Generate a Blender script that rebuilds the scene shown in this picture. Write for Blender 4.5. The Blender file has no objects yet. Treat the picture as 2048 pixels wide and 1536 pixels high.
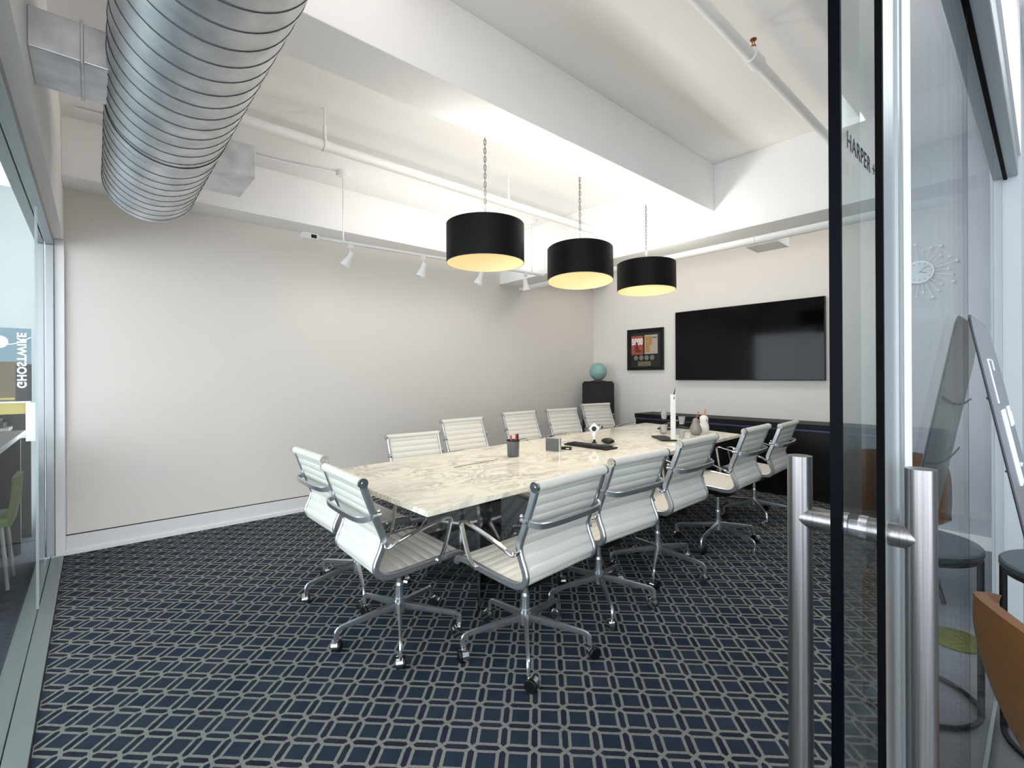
import bpy, bmesh, math, random
from mathutils import Vector, Matrix
C = bpy.context.scene.collection
random.seed(7)
PI = math.pi
TH = math.radians(48.6)          # camera heading, counter-clockwise from +Y
HC = 1.32                        # camera height
# ---------------------------------------------------------------- camera
cam = bpy.data.cameras.new('camera'); co = bpy.data.objects.new('camera', cam); C.objects.link(co)
cam.sensor_width = 36; cam.lens = 36 * 947 / 2048; cam.shift_y = -15.4 / 2048
cam.clip_start = 0.02
co.matrix_world = Matrix.Translation((0, 0, HC)) @ Matrix.Rotation(TH, 4, 'Z') @ Matrix.Rotation(PI / 2, 4, 'X') @ Matrix.Rotation(-0.005, 4, 'Z')
bpy.context.scene.camera = co
# ---------------------------------------------------------------- light and exposure
sc = bpy.context.scene
sc.view_settings.view_transform = 'Standard'; sc.view_settings.look = 'None'
sc.view_settings.gamma = 1; sc.view_settings.exposure = 0.28
sc.view_settings.use_curve_mapping = False
w = bpy.data.worlds.new('World'); sc.world = w; w.use_nodes = True
w.node_tree.nodes['Background'].inputs[0].default_value = (0.86, 0.925, 1.0, 1)
w.node_tree.nodes['Background'].inputs[1].default_value = 4.2
def area(name, loc, rot, sx, sy, power, col=(1, 1, 1)):
    l = bpy.data.lights.new(name, 'AREA'); l.shape = 'RECTANGLE'; l.size = sx; l.size_y = sy
    l.energy = power; l.color = col
    o = bpy.data.objects.new(name, l); C.objects.link(o); o.location = loc; o.rotation_euler = rot
    return o
# added unseen fill over the lounge and over the office beyond the glass
area('lounge_fill', (1.3, 2.9, 3.12), (0, 0, 0), 1.6, 2.4, 40, (0.93, 0.97, 1.0))
area('office_fill', (-4.6, -2.0, 3.12), (0, 0, 0), 3.0, 1.2, 12, (0.95, 0.98, 1.0))
# daylight from the lounge windows behind the camera
area('window_light', (2.9, -2.6, 1.7), (math.radians(90), 0, TH), 4.5, 2.4, 10, (0.94, 0.97, 1.0))
# added fill hidden behind the rear beam, brightening the end wall
area('rear_fill', (-2.6, 5.0, 3.10), (math.radians(18), 0, 0), 4.0, 0.5, 21, (1.0, 0.96, 0.92))
# added upward fill above and beside the camera, out of the frame
area('ceiling_fill', (-.70, .98, 2.32), (math.radians(180), 0, TH), 0.8, 0.6, 4.5, (1.0, .98, .95))
# added downward fill under the meeting room ceiling, above the frame
area('room_fill', (-1.05, 0.5, 3.14), (0, 0, 0), 1.6, 1.1, 4, (1.0, 0.97, 0.93))

# ---------------------------------------------------------------- materials
def srgb(c):
    return tuple(((x / 255) / 12.92 if x / 255 <= 0.04045 else ((x / 255 + 0.055) / 1.055) ** 2.4) for x in c)
def nt(name):
    m = bpy.data.materials.new(name); m.use_nodes = True
    t = m.node_tree; return m, t, t.nodes['Principled BSDF']
def mat(name, col, rough=0.5, metal=0.0, bump=0.0, bscale=200, var=0.0, vscale=8, spec=0.5, coat=0.0, emit=0.0, aniso=0.0):
    m, t, b = nt(name); c = srgb(col)
    b.inputs['Base Color'].default_value = (*c, 1); b.inputs['Roughness'].default_value = rough
    b.inputs['Metallic'].default_value = metal; b.inputs['Specular IOR Level'].default_value = spec
    b.inputs['Coat Weight'].default_value = coat
    if aniso: b.inputs['Anisotropic'].default_value = aniso
    tc = t.nodes.new('ShaderNodeTexCoord')
    if var:
        n = t.nodes.new('ShaderNodeTexNoise'); n.inputs['Scale'].default_value = vscale; n.inputs['Detail'].default_value = 5
        r = t.nodes.new('ShaderNodeMix'); r.data_type = 'RGBA'
        r.inputs[6].default_value = (*[x * (1 - var) for x in c], 1); r.inputs[7].default_value = (*[min(1, x * (1 + var)) for x in c], 1)
        t.links.new(tc.outputs['Object'], n.inputs['Vector']); t.links.new(n.outputs[0], r.inputs[0]); t.links.new(r.outputs[2], b.inputs['Base Color'])
    if bump:
        n = t.nodes.new('ShaderNodeTexNoise'); n.inputs['Scale'].default_value = bscale
        bp = t.nodes.new('ShaderNodeBump'); bp.inputs['Strength'].default_value = bump; bp.inputs['Distance'].default_value = 0.002
        t.links.new(tc.outputs['Object'], n.inputs['Vector']); t.links.new(n.outputs[0], bp.inputs['Height']); t.links.new(bp.outputs[0], b.inputs['Normal'])
    if emit:
        b.inputs['Emission Color'].default_value = (*c, 1); b.inputs['Emission Strength'].default_value = emit
    return m
M = {}
M['wall'] = mat('wall_paint', (226, 219, 212), 0.85, bump=0.15, bscale=120)
M['wall_back'] = mat('back_wall_paint', (226, 221, 215), 0.85, bump=0.15, bscale=120)
M['ceil'] = mat('ceiling_paint', (250, 248, 246), 0.8, bump=0.3, bscale=60)
M['lounge'] = mat('cool_wall_paint', (176, 181, 186), 0.8)
M['pipe'] = mat('pipe_paint', (244, 243, 241), 0.45, bump=0.2, bscale=90)
M['white'] = mat('white_enamel', (232, 232, 232), 0.35)
M['basebd'] = mat('baseboard_paint', (225, 223, 224), 0.6, var=0.04, vscale=30)
M['gap'] = mat('shadow_gap', (70, 60, 56), 0.9)
M['chrome'] = mat('chrome', (205, 206, 208), 0.12, 1.0)
M['alu'] = mat('polished_aluminium', (196, 198, 203), 0.27, 0.92)
M['mirror'] = mat('mirror_steel', (170, 168, 166), 0.06, 1.0)
M['frame'] = mat('anodised_aluminium', (164, 170, 171), 0.38, 0.7, bump=0.05)
M['track'] = mat('track_aluminium', (140, 147, 147), 0.45, 0.6, bump=0.1, bscale=300)
M['black'] = mat('black_plastic', (9, 9, 11), 0.4, spec=.35)
M['rubber'] = mat('black_gasket', (3, 3, 5), 0.6, spec=.05)
M['glassedge'] = mat('dark_glass_edge', (2, 4, 9), 0.35, spec=.04)
M['blacklac'] = mat('black_lacquer', (6, 6, 10), 0.3, spec=.35)
M['edge_highlight'] = mat('edge_highlight_blue', (74, 76, 112), 0.3, 0.6)
M['shade'] = mat('black_shade', (2, 2, 3), 0.5, spec=.2)
M['shadein'] = mat('cream_lining', (236, 222, 184), 0.8)
M['bulb'] = mat('lit_bulb', (255, 236, 190), 0.5, emit=12)
M['vinyl'] = mat('cream_vinyl', (222, 219, 211), 0.42, bump=0.12, bscale=500)
M['tan'] = mat('tan_leather', (112, 72, 36), 0.4, bump=0.2, bscale=300, var=0.12, vscale=10)
M['globe'] = mat('teal_globe', (134, 174, 168), 0.35, var=0.18, vscale=16)
M['maroon'] = mat('maroon_base', (110, 44, 58), 0.4)
M['charcoal'] = mat('charcoal_panel', (24, 28, 32), 0.6)
M['tv'] = mat('screen_glass', (3, 3, 6), 0.08, spec=0.22)
M['concrete'] = mat('grey_concrete_floor', (112, 116, 122), 0.45, var=0.12, vscale=3, bump=0.1)
M['darkfloor'] = mat('dark_office_carpet', (44, 48, 58), 0.95, bump=0.3)
M['greygloss'] = mat('dark_grey_top', (62, 70, 80), 0.35)
M['greymesh'] = mat('grey_cup', (92, 94, 100), 0.45, 0.3)
M['red'] = mat('red_plastic', (205, 50, 50), 0.4)
M['orange'] = mat('orange_plastic', (224, 110, 40), 0.4)
M['ceramic'] = mat('white_ceramic', (232, 230, 228), 0.25)
M['greyceramic'] = mat('grey_ceramic', (136, 134, 130), 0.35, var=0.1, vscale=40)
M['silver'] = mat('silver', (190, 192, 194), 0.3, 0.8)
M['plaque'] = mat('slate_plaque', (88, 88, 86), 0.5, var=0.2, vscale=120)
M['brass'] = mat('brass', (168, 104, 60), 0.35, 0.9)
M['teal'] = mat('teal_card', (60, 132, 160), 0.6)
M['green'] = mat('olive_fabric', (92, 108, 62), 0.8, bump=0.3)
M['lime'] = mat('yellow_green_rug', (84, 88, 40), 0.9, bump=0.4)
M['yellow'] = mat('mustard_panel', (176, 160, 90), 0.6)
M['paper'] = mat('paper', (206, 206, 202), 0.8)
M['sign'] = mat('grey_sign_board', (122, 126, 133), 0.35)
M['signedge'] = mat('sign_edge', (40, 42, 48), 0.5)
M['chalk'] = mat('white_lettering', (226, 230, 232), 0.6)
M['ink'] = mat('dark_lettering', (52, 56, 66), 0.5)
M['clear'] = mat('clear_glassware', (235, 240, 240), 0.05)
M['clear'].node_tree.nodes['Principled BSDF'].inputs['Transmission Weight'].default_value = 0.9
M['filament'] = mat('grey_wire', (120, 118, 116), 0.35, 0.8)
# galvanised duct
m, t, b = nt('galvanised_steel'); M['duct'] = m
b.inputs['Metallic'].default_value = 0.85; b.inputs['Roughness'].default_value = 0.4
tc = t.nodes.new('ShaderNodeTexCoord'); v = t.nodes.new('ShaderNodeTexNoise'); v.inputs['Scale'].default_value = 9; v.inputs['Detail'].default_value = 8
cr = t.nodes.new('ShaderNodeValToRGB'); cr.color_ramp.elements[0].color = (*srgb((188, 190, 194)), 1); cr.color_ramp.elements[1].color = (*srgb((226, 227, 230)), 1)
cr.color_ramp.elements[0].position = .3; cr.color_ramp.elements[1].position = .7
t.links.new(tc.outputs['Object'], v.inputs[0]); t.links.new(v.outputs[0], cr.inputs[0]); t.links.new(cr.outputs[0], b.inputs['Base Color'])
M['seam'] = mat('duct_seam', (70, 72, 76), 0.5, 0.6)
# brushed steel handle
m, t, b = nt('brushed_steel'); M['brushed'] = m
b.inputs['Metallic'].default_value = 1; b.inputs['Roughness'].default_value = 0.3
tc = t.nodes.new('ShaderNodeTexCoord'); mp = t.nodes.new('ShaderNodeMapping'); mp.inputs['Scale'].default_value = (160, 160, 2)
v = t.nodes.new('ShaderNodeTexNoise'); v.inputs['Scale'].default_value = 3; v.inputs['Detail'].default_value = 3
cr = t.nodes.new('ShaderNodeValToRGB'); cr.color_ramp.elements[0].color = (*srgb((104, 103, 102)), 1); cr.color_ramp.elements[1].color = (*srgb((168, 166, 165)), 1)
t.links.new(tc.outputs['Object'], mp.inputs[0]); t.links.new(mp.outputs[0], v.inputs[0]); t.links.new(v.outputs[0], cr.inputs[0]); t.links.new(cr.outputs[0], b.inputs['Base Color'])

def glass(name, tint=(0.93, 0.97, 0.96), refl=1.0, ior=1.5):
    """architectural pane: clear transmission, Fresnel reflection from both faces"""
    m = bpy.data.materials.new(name); m.use_nodes = True; t = m.node_tree
    for n in list(t.nodes): t.nodes.remove(n)
    out = t.nodes.new('ShaderNodeOutputMaterial'); mx = t.nodes.new('ShaderNodeMixShader')
    tr = t.nodes.new('ShaderNodeBsdfTransparent'); tr.inputs[0].default_value = (*tint, 1)
    gl = t.nodes.new('ShaderNodeBsdfGlossy'); gl.inputs['Roughness'].default_value = 0.0; gl.inputs[0].default_value = (1, 1, 1, 1)
    ge = t.nodes.new('ShaderNodeNewGeometry'); mi = t.nodes.new('ShaderNodeMix'); mi.data_type = 'FLOAT'
    mi.inputs[2].default_value = ior; mi.inputs[3].default_value = 1 / ior
    t.links.new(ge.outputs['Backfacing'], mi.inputs[0])
    fr = t.nodes.new('ShaderNodeFresnel'); t.links.new(mi.outputs[0], fr.inputs['IOR'])
    mu = t.nodes.new('ShaderNodeMath'); mu.operation = 'MULTIPLY'; mu.inputs[1].default_value = refl
    t.links.new(fr.outputs[0], mu.inputs[0]); t.links.new(mu.outputs[0], mx.inputs[0])
    t.links.new(tr.outputs[0], mx.inputs[1]); t.links.new(gl.outputs[0], mx.inputs[2]); t.links.new(mx.outputs[0], out.inputs[0])
    return m
M['pane'] = glass('partition_glass', (0.93, 0.96, 0.96))
M['paneL'] = glass('coated_glass', (0.95, 0.98, 0.97), 0.10)
M['tumbler'] = mat('tumbler_glass', (225, 226, 226), 0.08); M['tumbler'].node_tree.nodes['Principled BSDF'].inputs['Transmission Weight'].default_value = 0.75

# marble
m, t, b = nt('marble'); M['marble'] = m
b.inputs['Roughness'].default_value = 0.09; b.inputs['Specular IOR Level'].default_value = 0.45
tc = t.nodes.new('ShaderNodeTexCoord'); mp = t.nodes.new('ShaderNodeMapping'); mp.inputs['Scale'].default_value = (1.9, 1.0, 1.0); mp.inputs['Rotation'].default_value = (0, 0, 0.5)
n1 = t.nodes.new('ShaderNodeTexNoise'); n1.inputs['Scale'].default_value = 3.2; n1.inputs['Detail'].default_value = 9; n1.inputs['Roughness'].default_value = 0.62; n1.inputs['Distortion'].default_value = 1.4
n2 = t.nodes.new('ShaderNodeTexNoise'); n2.inputs['Scale'].default_value = 1.3; n2.inputs['Detail'].default_value = 4
ab = t.nodes.new('ShaderNodeMath'); ab.operation = 'SUBTRACT'; ab.inputs[1].default_value = 0.5
a2 = t.nodes.new('ShaderNodeMath'); a2.operation = 'ABSOLUTE'
mr = t.nodes.new('ShaderNodeMapRange'); mr.inputs[1].default_value = 0.0; mr.inputs[2].default_value = 0.07; mr.inputs[3].default_value = 1; mr.inputs[4].default_value = 0
mu = t.nodes.new('ShaderNodeMath'); mu.operation = 'MULTIPLY'
m2 = t.nodes.new('ShaderNodeMapRange'); m2.inputs[1].default_value = 0.38; m2.inputs[2].default_value = 0.60; m2.inputs[3].default_value = 0.05; m2.inputs[4].default_value = 0.85
mx = t.nodes.new('ShaderNodeMix'); mx.data_type = 'RGBA'; mx.inputs[6].default_value = (*srgb((236, 229, 212)), 1); mx.inputs[7].default_value = (*srgb((166, 162, 153)), 1)
L = t.links.new
L(tc.outputs['Object'], mp.inputs[0]); L(mp.outputs[0], n1.inputs[0]); L(mp.outputs[0], n2.inputs[0]); L(n1.outputs[0], ab.inputs[0]); L(ab.outputs[0], a2.inputs[0])
L(a2.outputs[0], mr.inputs[0]); L(n2.outputs[0], m2.inputs[0]); L(mr.outputs[0], mu.inputs[0]); L(m2.outputs[0], mu.inputs[1]); L(mu.outputs[0], mx.inputs[0]); L(mx.outputs[2], b.inputs['Base Color'])

# patterned carpet: squares framed by a lattice with hexagonal dashes between, laid at 45 degrees
def carpet():
    m, t, b = nt('lattice_carpet'); L = t.links.new
    b.inputs['Roughness'].default_value = 0.95; b.inputs['Specular IOR Level'].default_value = 0.1
    def math_(op, a, b_=None, c=None):
        n = t.nodes.new('ShaderNodeMath'); n.operation = op
        for i, x in enumerate((a, b_, c)):
            if x is None: continue
            if isinstance(x, (int, float)): n.inputs[i].default_value = x
            else: L(x, n.inputs[i])
        return n.outputs[0]
    tc = t.nodes.new('ShaderNodeTexCoord'); nz = t.nodes.new('ShaderNodeTexNoise'); nz.inputs['Scale'].default_value = 60; nz.inputs['Detail'].default_value = 2
    L(tc.outputs['Object'], nz.inputs[0])
    vm = t.nodes.new('ShaderNodeVectorMath'); vm.operation = 'MULTIPLY_ADD'; vm.inputs[1].default_value = (0.0035, 0.0035, 0); L(nz.outputs[1], vm.inputs[0]); L(tc.outputs['Object'], vm.inputs[2])
    sep = t.nodes.new('ShaderNodeSeparateXYZ'); L(vm.outputs[0], sep.inputs[0])
    p = 0.111; x0, y0 = -1.208 + 0.003, 1.159 + 0.003
    X = math_('SUBTRACT', sep.outputs[0], x0); Y = math_('SUBTRACT', sep.outputs[1], y0)
    s = math.sqrt(0.5) / p
    U = math_('MULTIPLY', math_('ADD', X, Y), s); V = math_('MULTIPLY', math_('SUBTRACT', Y, X), s)
    def dist(q): return math_('ABSOLUTE', math_('SUBTRACT', math_('FRACT', math_('ADD', q, 0.5)), 0.5))
    a, c = dist(U), dist(V)
    mn, mx_ = math_('MINIMUM', a, c), math_('MAXIMUM', a, c)
    sq = math_('GREATER_THAN', mn, 0.205)
    bar = math_('MULTIPLY', math_('LESS_THAN', mn, 0.098), math_('GREATER_THAN', math_('SUBTRACT', mx_, mn), 0.085))
    def ramp(c1, c2, sc_):
        n = t.nodes.new('ShaderNodeTexNoise'); n.inputs['Scale'].default_value = sc_; n.inputs['Detail'].default_value = 6; L(tc.outputs['Object'], n.inputs[0])
        x = t.nodes.new('ShaderNodeMix'); x.data_type = 'RGBA'; x.inputs[6].default_value = (*srgb(c1), 1); x.inputs[7].default_value = (*srgb(c2), 1)
        mr = t.nodes.new('ShaderNodeMapRange'); mr.inputs[1].default_value = .35; mr.inputs[2].default_value = .65; L(n.outputs[0], mr.inputs[0]); L(mr.outputs[0], x.inputs[0]); return x.outputs[2]
    light = ramp((112, 115, 114), (132, 132, 123), 120); navy = ramp((35, 44, 58), (46, 54, 67), 4); barc = ramp((34, 36, 50), (44, 46, 59), 6)
    def mix(f, A, B):
        x = t.nodes.new('ShaderNodeMix'); x.data_type = 'RGBA'; L(f, x.inputs[0]); L(A, x.inputs[6]); L(B, x.inputs[7]); return x.outputs[2]
    col = mix(bar, mix(sq, light, navy), barc)
    L(col, b.inputs['Base Color'])
    bp = t.nodes.new('ShaderNodeBump'); bp.inputs['Strength'].default_value = 0.5; bp.inputs['Distance'].default_value = 0.003
    n3 = t.nodes.new('ShaderNodeTexNoise'); n3.inputs['Scale'].default_value = 500; L(tc.outputs['Object'], n3.inputs[0]); L(n3.outputs[0], bp.inputs['Height']); L(bp.outputs[0], b.inputs['Normal'])
    return m
M['carpet'] = carpet()

# ---------------------------------------------------------------- mesh helpers
def bx(bm, x0, x1, y0, y1, z0, z1, bev=0.0):
    r = bmesh.ops.create_cube(bm, size=1.0)
    vs = r['verts']
    bmesh.ops.transform(bm, matrix=Matrix.Translation(((x0 + x1) / 2, (y0 + y1) / 2, (z0 + z1) / 2)) @ Matrix.Diagonal((x1 - x0, y1 - y0, z1 - z0, 1)), verts=vs)
    if bev:
        es = list({e for v in vs for e in v.link_edges})
        bmesh.ops.bevel(bm, geom=es, offset=bev, segments=2, affect='EDGES', profile=0.5)
def cyl(bm, p0, p1, r0, r1=None, seg=16, caps=True):
    p0, p1 = Vector(p0), Vector(p1); d = p1 - p0
    r1 = r0 if r1 is None else r1
    q = d.to_track_quat('Z', 'Y').to_matrix().to_4x4()
    bmesh.ops.create_cone(bm, cap_ends=caps, segments=seg, radius1=r0, radius2=r1, depth=d.length, matrix=Matrix.Translation((p0 + p1) / 2) @ q)
def sph(bm, c, r, u=16, v=10, s=(1, 1, 1)):
    bmesh.ops.create_uvsphere(bm, u_segments=u, v_segments=v, radius=r, matrix=Matrix.Translation(c) @ Matrix.Diagonal((*s, 1)))
def lathe(bm, prof, c=(0, 0, 0), seg=24):
    rings = []
    for r, z in prof:
        if r < 1e-6: rings.append([bm.verts.new((c[0], c[1], c[2] + z))])
        else: rings.append([bm.verts.new((c[0] + r * math.cos(2 * PI * k / seg), c[1] + r * math.sin(2 * PI * k / seg), c[2] + z)) for k in range(seg)])
    for A, B in zip(rings, rings[1:]):
        for k in range(seg):
            l = (k + 1) % seg
            if len(A) == 1 and len(B) == 1: continue
            if len(A) == 1: bm.faces.new((A[0], B[l], B[k]))
            elif len(B) == 1: bm.faces.new((A[k], A[l], B[0]))
            else: bm.faces.new((A[k], A[l], B[l], B[k]))
def spline(pts, n=6):
    P = [Vector(p) for p in pts]; P = [P[0] * 2 - P[1]] + P + [P[-1] * 2 - P[-2]]; out = []
    for i in range(1, len(P) - 2):
        a, b_, c, d = P[i - 1:i + 3]
        for k in range(n):
            s = k / n
            out.append(0.5 * ((2 * b_) + (c - a) * s + (2 * a - 5 * b_ + 4 * c - d) * s * s + (3 * b_ - a - 3 * c + d) * s ** 3))
    out.append(P[-2]); return out
def sweep(bm, pts, sec, side=None, closed=False, taper=None):
    """sweep a closed 2-D section (list of (s,n)) along pts; side = fixed side vector or None"""
    P = [Vector(p) for p in pts]; n = len(P); rings = []
    up = None
    for i in range(n):
        if closed: tn = (P[(i + 1) % n] - P[i - 1]).normalized()
        else: tn = (P[min(i + 1, n - 1)] - P[max(i - 1, 0)]).normalized()
        if side is not None:
            S = Vector(side); S = (S - tn * S.dot(tn)).normalized(); N = tn.cross(S)
        else:
            if up is None:
                up = Vector((0, 0, 1)) if abs(tn.z) < 0.9 else Vector((1, 0, 0))
            up = (up - tn * up.dot(tn)).normalized(); N = up; S = N.cross(tn)
        k = taper[i] if taper else 1.0
        rings.append([bm.verts.new(P[i] + S * a * k + N * b_ * k) for a, b_ in sec])
    m = len(sec)
    rng = range(n) if closed else range(n - 1)
    for i in rng:
        A, B = rings[i], rings[(i + 1) % n]
        for k in range(m):
            l = (k + 1) % m; bm.faces.new((A[k], A[l], B[l], B[k]))
    if not closed:
        bm.faces.new(rings[0][::-1]); bm.faces.new(rings[-1])
def circ(r, n=10): return [(r * math.cos(2 * PI * k / n), r * math.sin(2 * PI * k / n)) for k in range(n)]
def rrect(a, b_, c=0.25):
    q = min(a, b_) * c
    return [(a - q, b_), (a, b_ - q), (a, -b_ + q), (a - q, -b_), (-a + q, -b_), (-a, -b_ + q), (-a, b_ - q), (-a + q, b_)]
def tube(bm, pts, r, n=10, closed=False, taper=None): sweep(bm, pts, circ(r, n), closed=closed, taper=taper)
def mk(name, bm, m, parent=None, smooth=False, loc=None):
    bmesh.ops.recalc_face_normals(bm, faces=bm.faces)
    me = bpy.data.meshes.new(name); bm.to_mesh(me); bm.free()
    if smooth:
        for p in me.polygons: p.use_smooth = True
        me.set_sharp_from_angle(angle=math.radians(42 if smooth is True else smooth))
    me.materials.append(M[m] if isinstance(m, str) else m)
    o = bpy.data.objects.new(name, me); C.objects.link(o)
    if parent: o.parent = parent
    if loc: o.location = loc
    return o
def box(name, dims, m, parent=None, bev=0.0):
    bm = bmesh.new(); bx(bm, *dims, bev=bev); return mk(name, bm, m, parent)
def thing(name, label, cat, loc=(0, 0, 0), rz=0, group=None):
    o = bpy.data.objects.new(name, None); C.objects.link(o); o.empty_display_size = 0.1
    o.location = loc; o.rotation_euler = (0, 0, rz); o['label'] = label; o['category'] = cat
    if group: o['group'] = group
    return o
def tag(o, label, cat, group=None):
    o['label'] = label; o['category'] = cat
    if group: o['group'] = group
    return o
def struct(o, label=None, cat=None):
    o['kind'] = 'structure'
    if label: o['label'] = label
    if cat: o['category'] = cat
    return o
def share(name, me, parent, loc=(0, 0, 0), rot=None):
    o = bpy.data.objects.new(name, me); C.objects.link(o); o.parent = parent; o.location = loc
    if rot: o.rotation_euler = rot
    return o
def text_mesh(name, body, size, m, parent, mat4, extrude=0.0006, space=1.0, bold=0.0):
    cu = bpy.data.curves.new(name, 'FONT'); cu.body = body; cu.size = size; cu.extrude = extrude; cu.align_x = 'CENTER'; cu.align_y = 'CENTER'; cu.space_character = space; cu.offset = bold
    tmp = bpy.data.objects.new('tmp', cu); C.objects.link(tmp)
    me = bpy.data.meshes.new_from_object(tmp.evaluated_get(bpy.context.evaluated_depsgraph_get()))
    bpy.data.objects.remove(tmp); bpy.data.curves.remove(cu)
    me.transform(mat4)
    if mat4.determinant() < 0: me.flip_normals()
    me.materials.clear(); me.materials.append(M[m]); me.name = name
    o = bpy.data.objects.new(name, me); C.objects.link(o)
    if parent: o.parent = parent
    return o
def floorpt(px, py, z):
    """where the sight line of a photograph pixel meets the level z (used to read positions off the photo)"""
    hz = 752.6 - 0.005 * (px - 1024)
    d = 947 * (HC - z) / (py - hz); l = (px - 1024) / 947 * d
    return Vector((l * math.cos(TH) - d * math.sin(TH), l * math.sin(TH) + d * math.cos(TH), z))

# ================================================================ the room
XW, YW, XR, YF = -4.87, 6.05, -0.15, -0.17
ZC = 3.166
fl = struct(box('floor', (XW - .1, XR, YF, YW + .1, -0.1, 0.0), 'carpet'), 'dark navy carpet with a pale grey lattice of squares and dashes', 'floor')
struct(box('floor', (XR, 4.0, -4.5, 5.1, -0.1, -0.002), 'concrete'), 'plain grey floor of the lounge outside the glass', 'floor')
struct(box('floor', (-7.5, XR, -4.5, YF, -0.1, -0.002), 'darkfloor'), 'dark floor of the office beyond the left glass', 'floor')
ce = struct(box('ceiling', (-7.5, 4.0, -4.5, YW + .1, ZC, ZC + .12), 'ceil'), 'white painted concrete ceiling above beams and pipes', 'ceiling')
def beam(d, lab=None):
    o = box('ceiling_beam', d, 'ceil', ce, 0.004)
    if lab: o['label'] = lab
    return o
beam((-2.235, -1.935, YF, 4.08, 2.755, ZC))
beam((XW, -4.56, YF, YW, 2.745, ZC))
beam((XW, XR, 4.08, 4.40, 2.55, ZC))
wl = struct(box('wall_left', (XW - .12, XW, YF - .05, YW + .1, 0, ZC), 'wall'), 'large blank light grey wall on the left', 'wall')
wb = struct(box('wall_back', (XW, XR + .02, YW, YW + .12, 0, ZC), 'wall_back'), 'pale end wall carrying the television', 'wall')
# front partition: bulkhead above a glazed track
struct(box('wall_front', (XW, -0.24, -0.317, -0.17, 2.35, ZC), 'ceil'), 'white bulkhead wall above the left glass partition', 'wall')
struct(box('wall_right', (XR - .03, XR + .06, 3.5, YW + .1, 0, ZC), 'lounge'), 'white wall at the end of the right glass partition', 'wall')
struct(box('wall_right', (XR - .03, XR + .06, -.32, 3.5, 2.42, ZC), 'ceil'), 'white bulkhead above the right glass partition', 'wall')
struct(box('wall_lounge', (XR + .06, 4.0, 5.0, 5.12, 0, ZC), 'lounge'), 'pale lounge wall behind the leaning sign', 'wall')
# baseboard along the left wall
bb = struct(box('baseboard_left', (XW, XW + .014, YF, YW, 0.0, 0.142), 'basebd', None, 0.002), 'white baseboard along the left wall', 'baseboard')
box('shoe_moulding', (XW, XW + .026, YF, YW, 0.0, 0.035), 'white', bb, 0.003)
box('shadow_line', (XW, XW + .006, YF, YW, 0.142, 0.150), 'gap', bb)

# ---- glazed front partition (left)
win = struct(thing('window_1', 'sliding glass partition in a pale aluminium frame at the left', 'glass partition'))
box('header', (XW, -0.24, -0.317, -0.272, 2.30, 2.35), 'frame', win, 0.003); box('header', (XW, -0.24, -0.267, -0.222, 2.30, 2.35), 'frame', win, 0.003)
box('jamb', (XW, XW + .05, -0.317, -0.272, 0.02, 2.30), 'frame', win, 0.003); box('jamb', (XW, XW + .05, -0.267, -0.222, 0.02, 2.30), 'frame', win, 0.003)
box('floor_track', (XW, -0.24, -0.317, -0.248, -0.004, 0.008), 'track', win, 0.002); box('floor_track', (XW, -0.24, -0.244, -0.175, -0.004, 0.008), 'track', win, 0.002)
for a, b_, y in ((-3.8, -1.7, -0.247), (-2.75, -0.8, -0.292)):
    p = box('glass_pane', (a, b_, y - .005, y + .005, 0.012, 2.31), 'paneL', win)
    box('pane_edge', (a - .004, a, y - .006, y + .006, 0.012, 2.31), 'frame', p); box('pane_edge', (b_, b_ + .004, y - .006, y + .006, 0.012, 2.31), 'frame', p)
struct(box('trim_1', (XW, XW + .03, -0.222, -0.165, 0, 2.35), 'white', None, 0.004), 'white post between left glass frame and blank wall', 'post')

# ---- glazed side partition (right) with fixed panes
wr = struct(thing('window_2', 'fixed glass partition on the right reflecting the lounge', 'glass partition'))
box('header', (XR - .05, XR + .05, -0.30, 3.5, 2.32, 2.42), 'frame', wr, 0.004)
box('header_channel', (XR - .012, XR + .012, 0.9, 3.5, 2.312, 2.322), 'rubber', wr)
box('post', (-0.1505, -0.1425, 0.777, 0.925, 0.0, 2.32), 'frame', wr, 0.0015)
box('post_rib', (-0.1425, -0.139, 0.845, 0.856, 0.0, 2.32), 'frame', wr); box('post_rib', (-0.1425, -0.139, 0.875, 0.882, 0.0, 2.32), 'frame', wr); box('post_rib', (-0.1425, -0.137, 0.90, 0.925, 0.0, 2.32), 'white', wr)
box('gasket', (-0.1505, -0.1425, 0.7705, 0.7765, 0.0, 2.32), 'rubber', wr)
ys = [0.925, 1.78, 2.69, 3.24, 3.5]
for a, b_ in zip(ys, ys[1:]):
    box('glass_pane', (XR - .005, XR + .005, a + .002, b_ - .002, 0.012, 2.315), 'pane', wr)
for y in ys[1:-1]: box('pane_joint', (XR - .0052, XR + .0052, y - .0018, y + .0018, 0.012, 2.315), 'glassedge', wr)
box('floor_channel', (XR - .011, XR + .011, 0.925, 3.5, -0.003, 0.014), 'frame', wr, 0.001)

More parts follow.
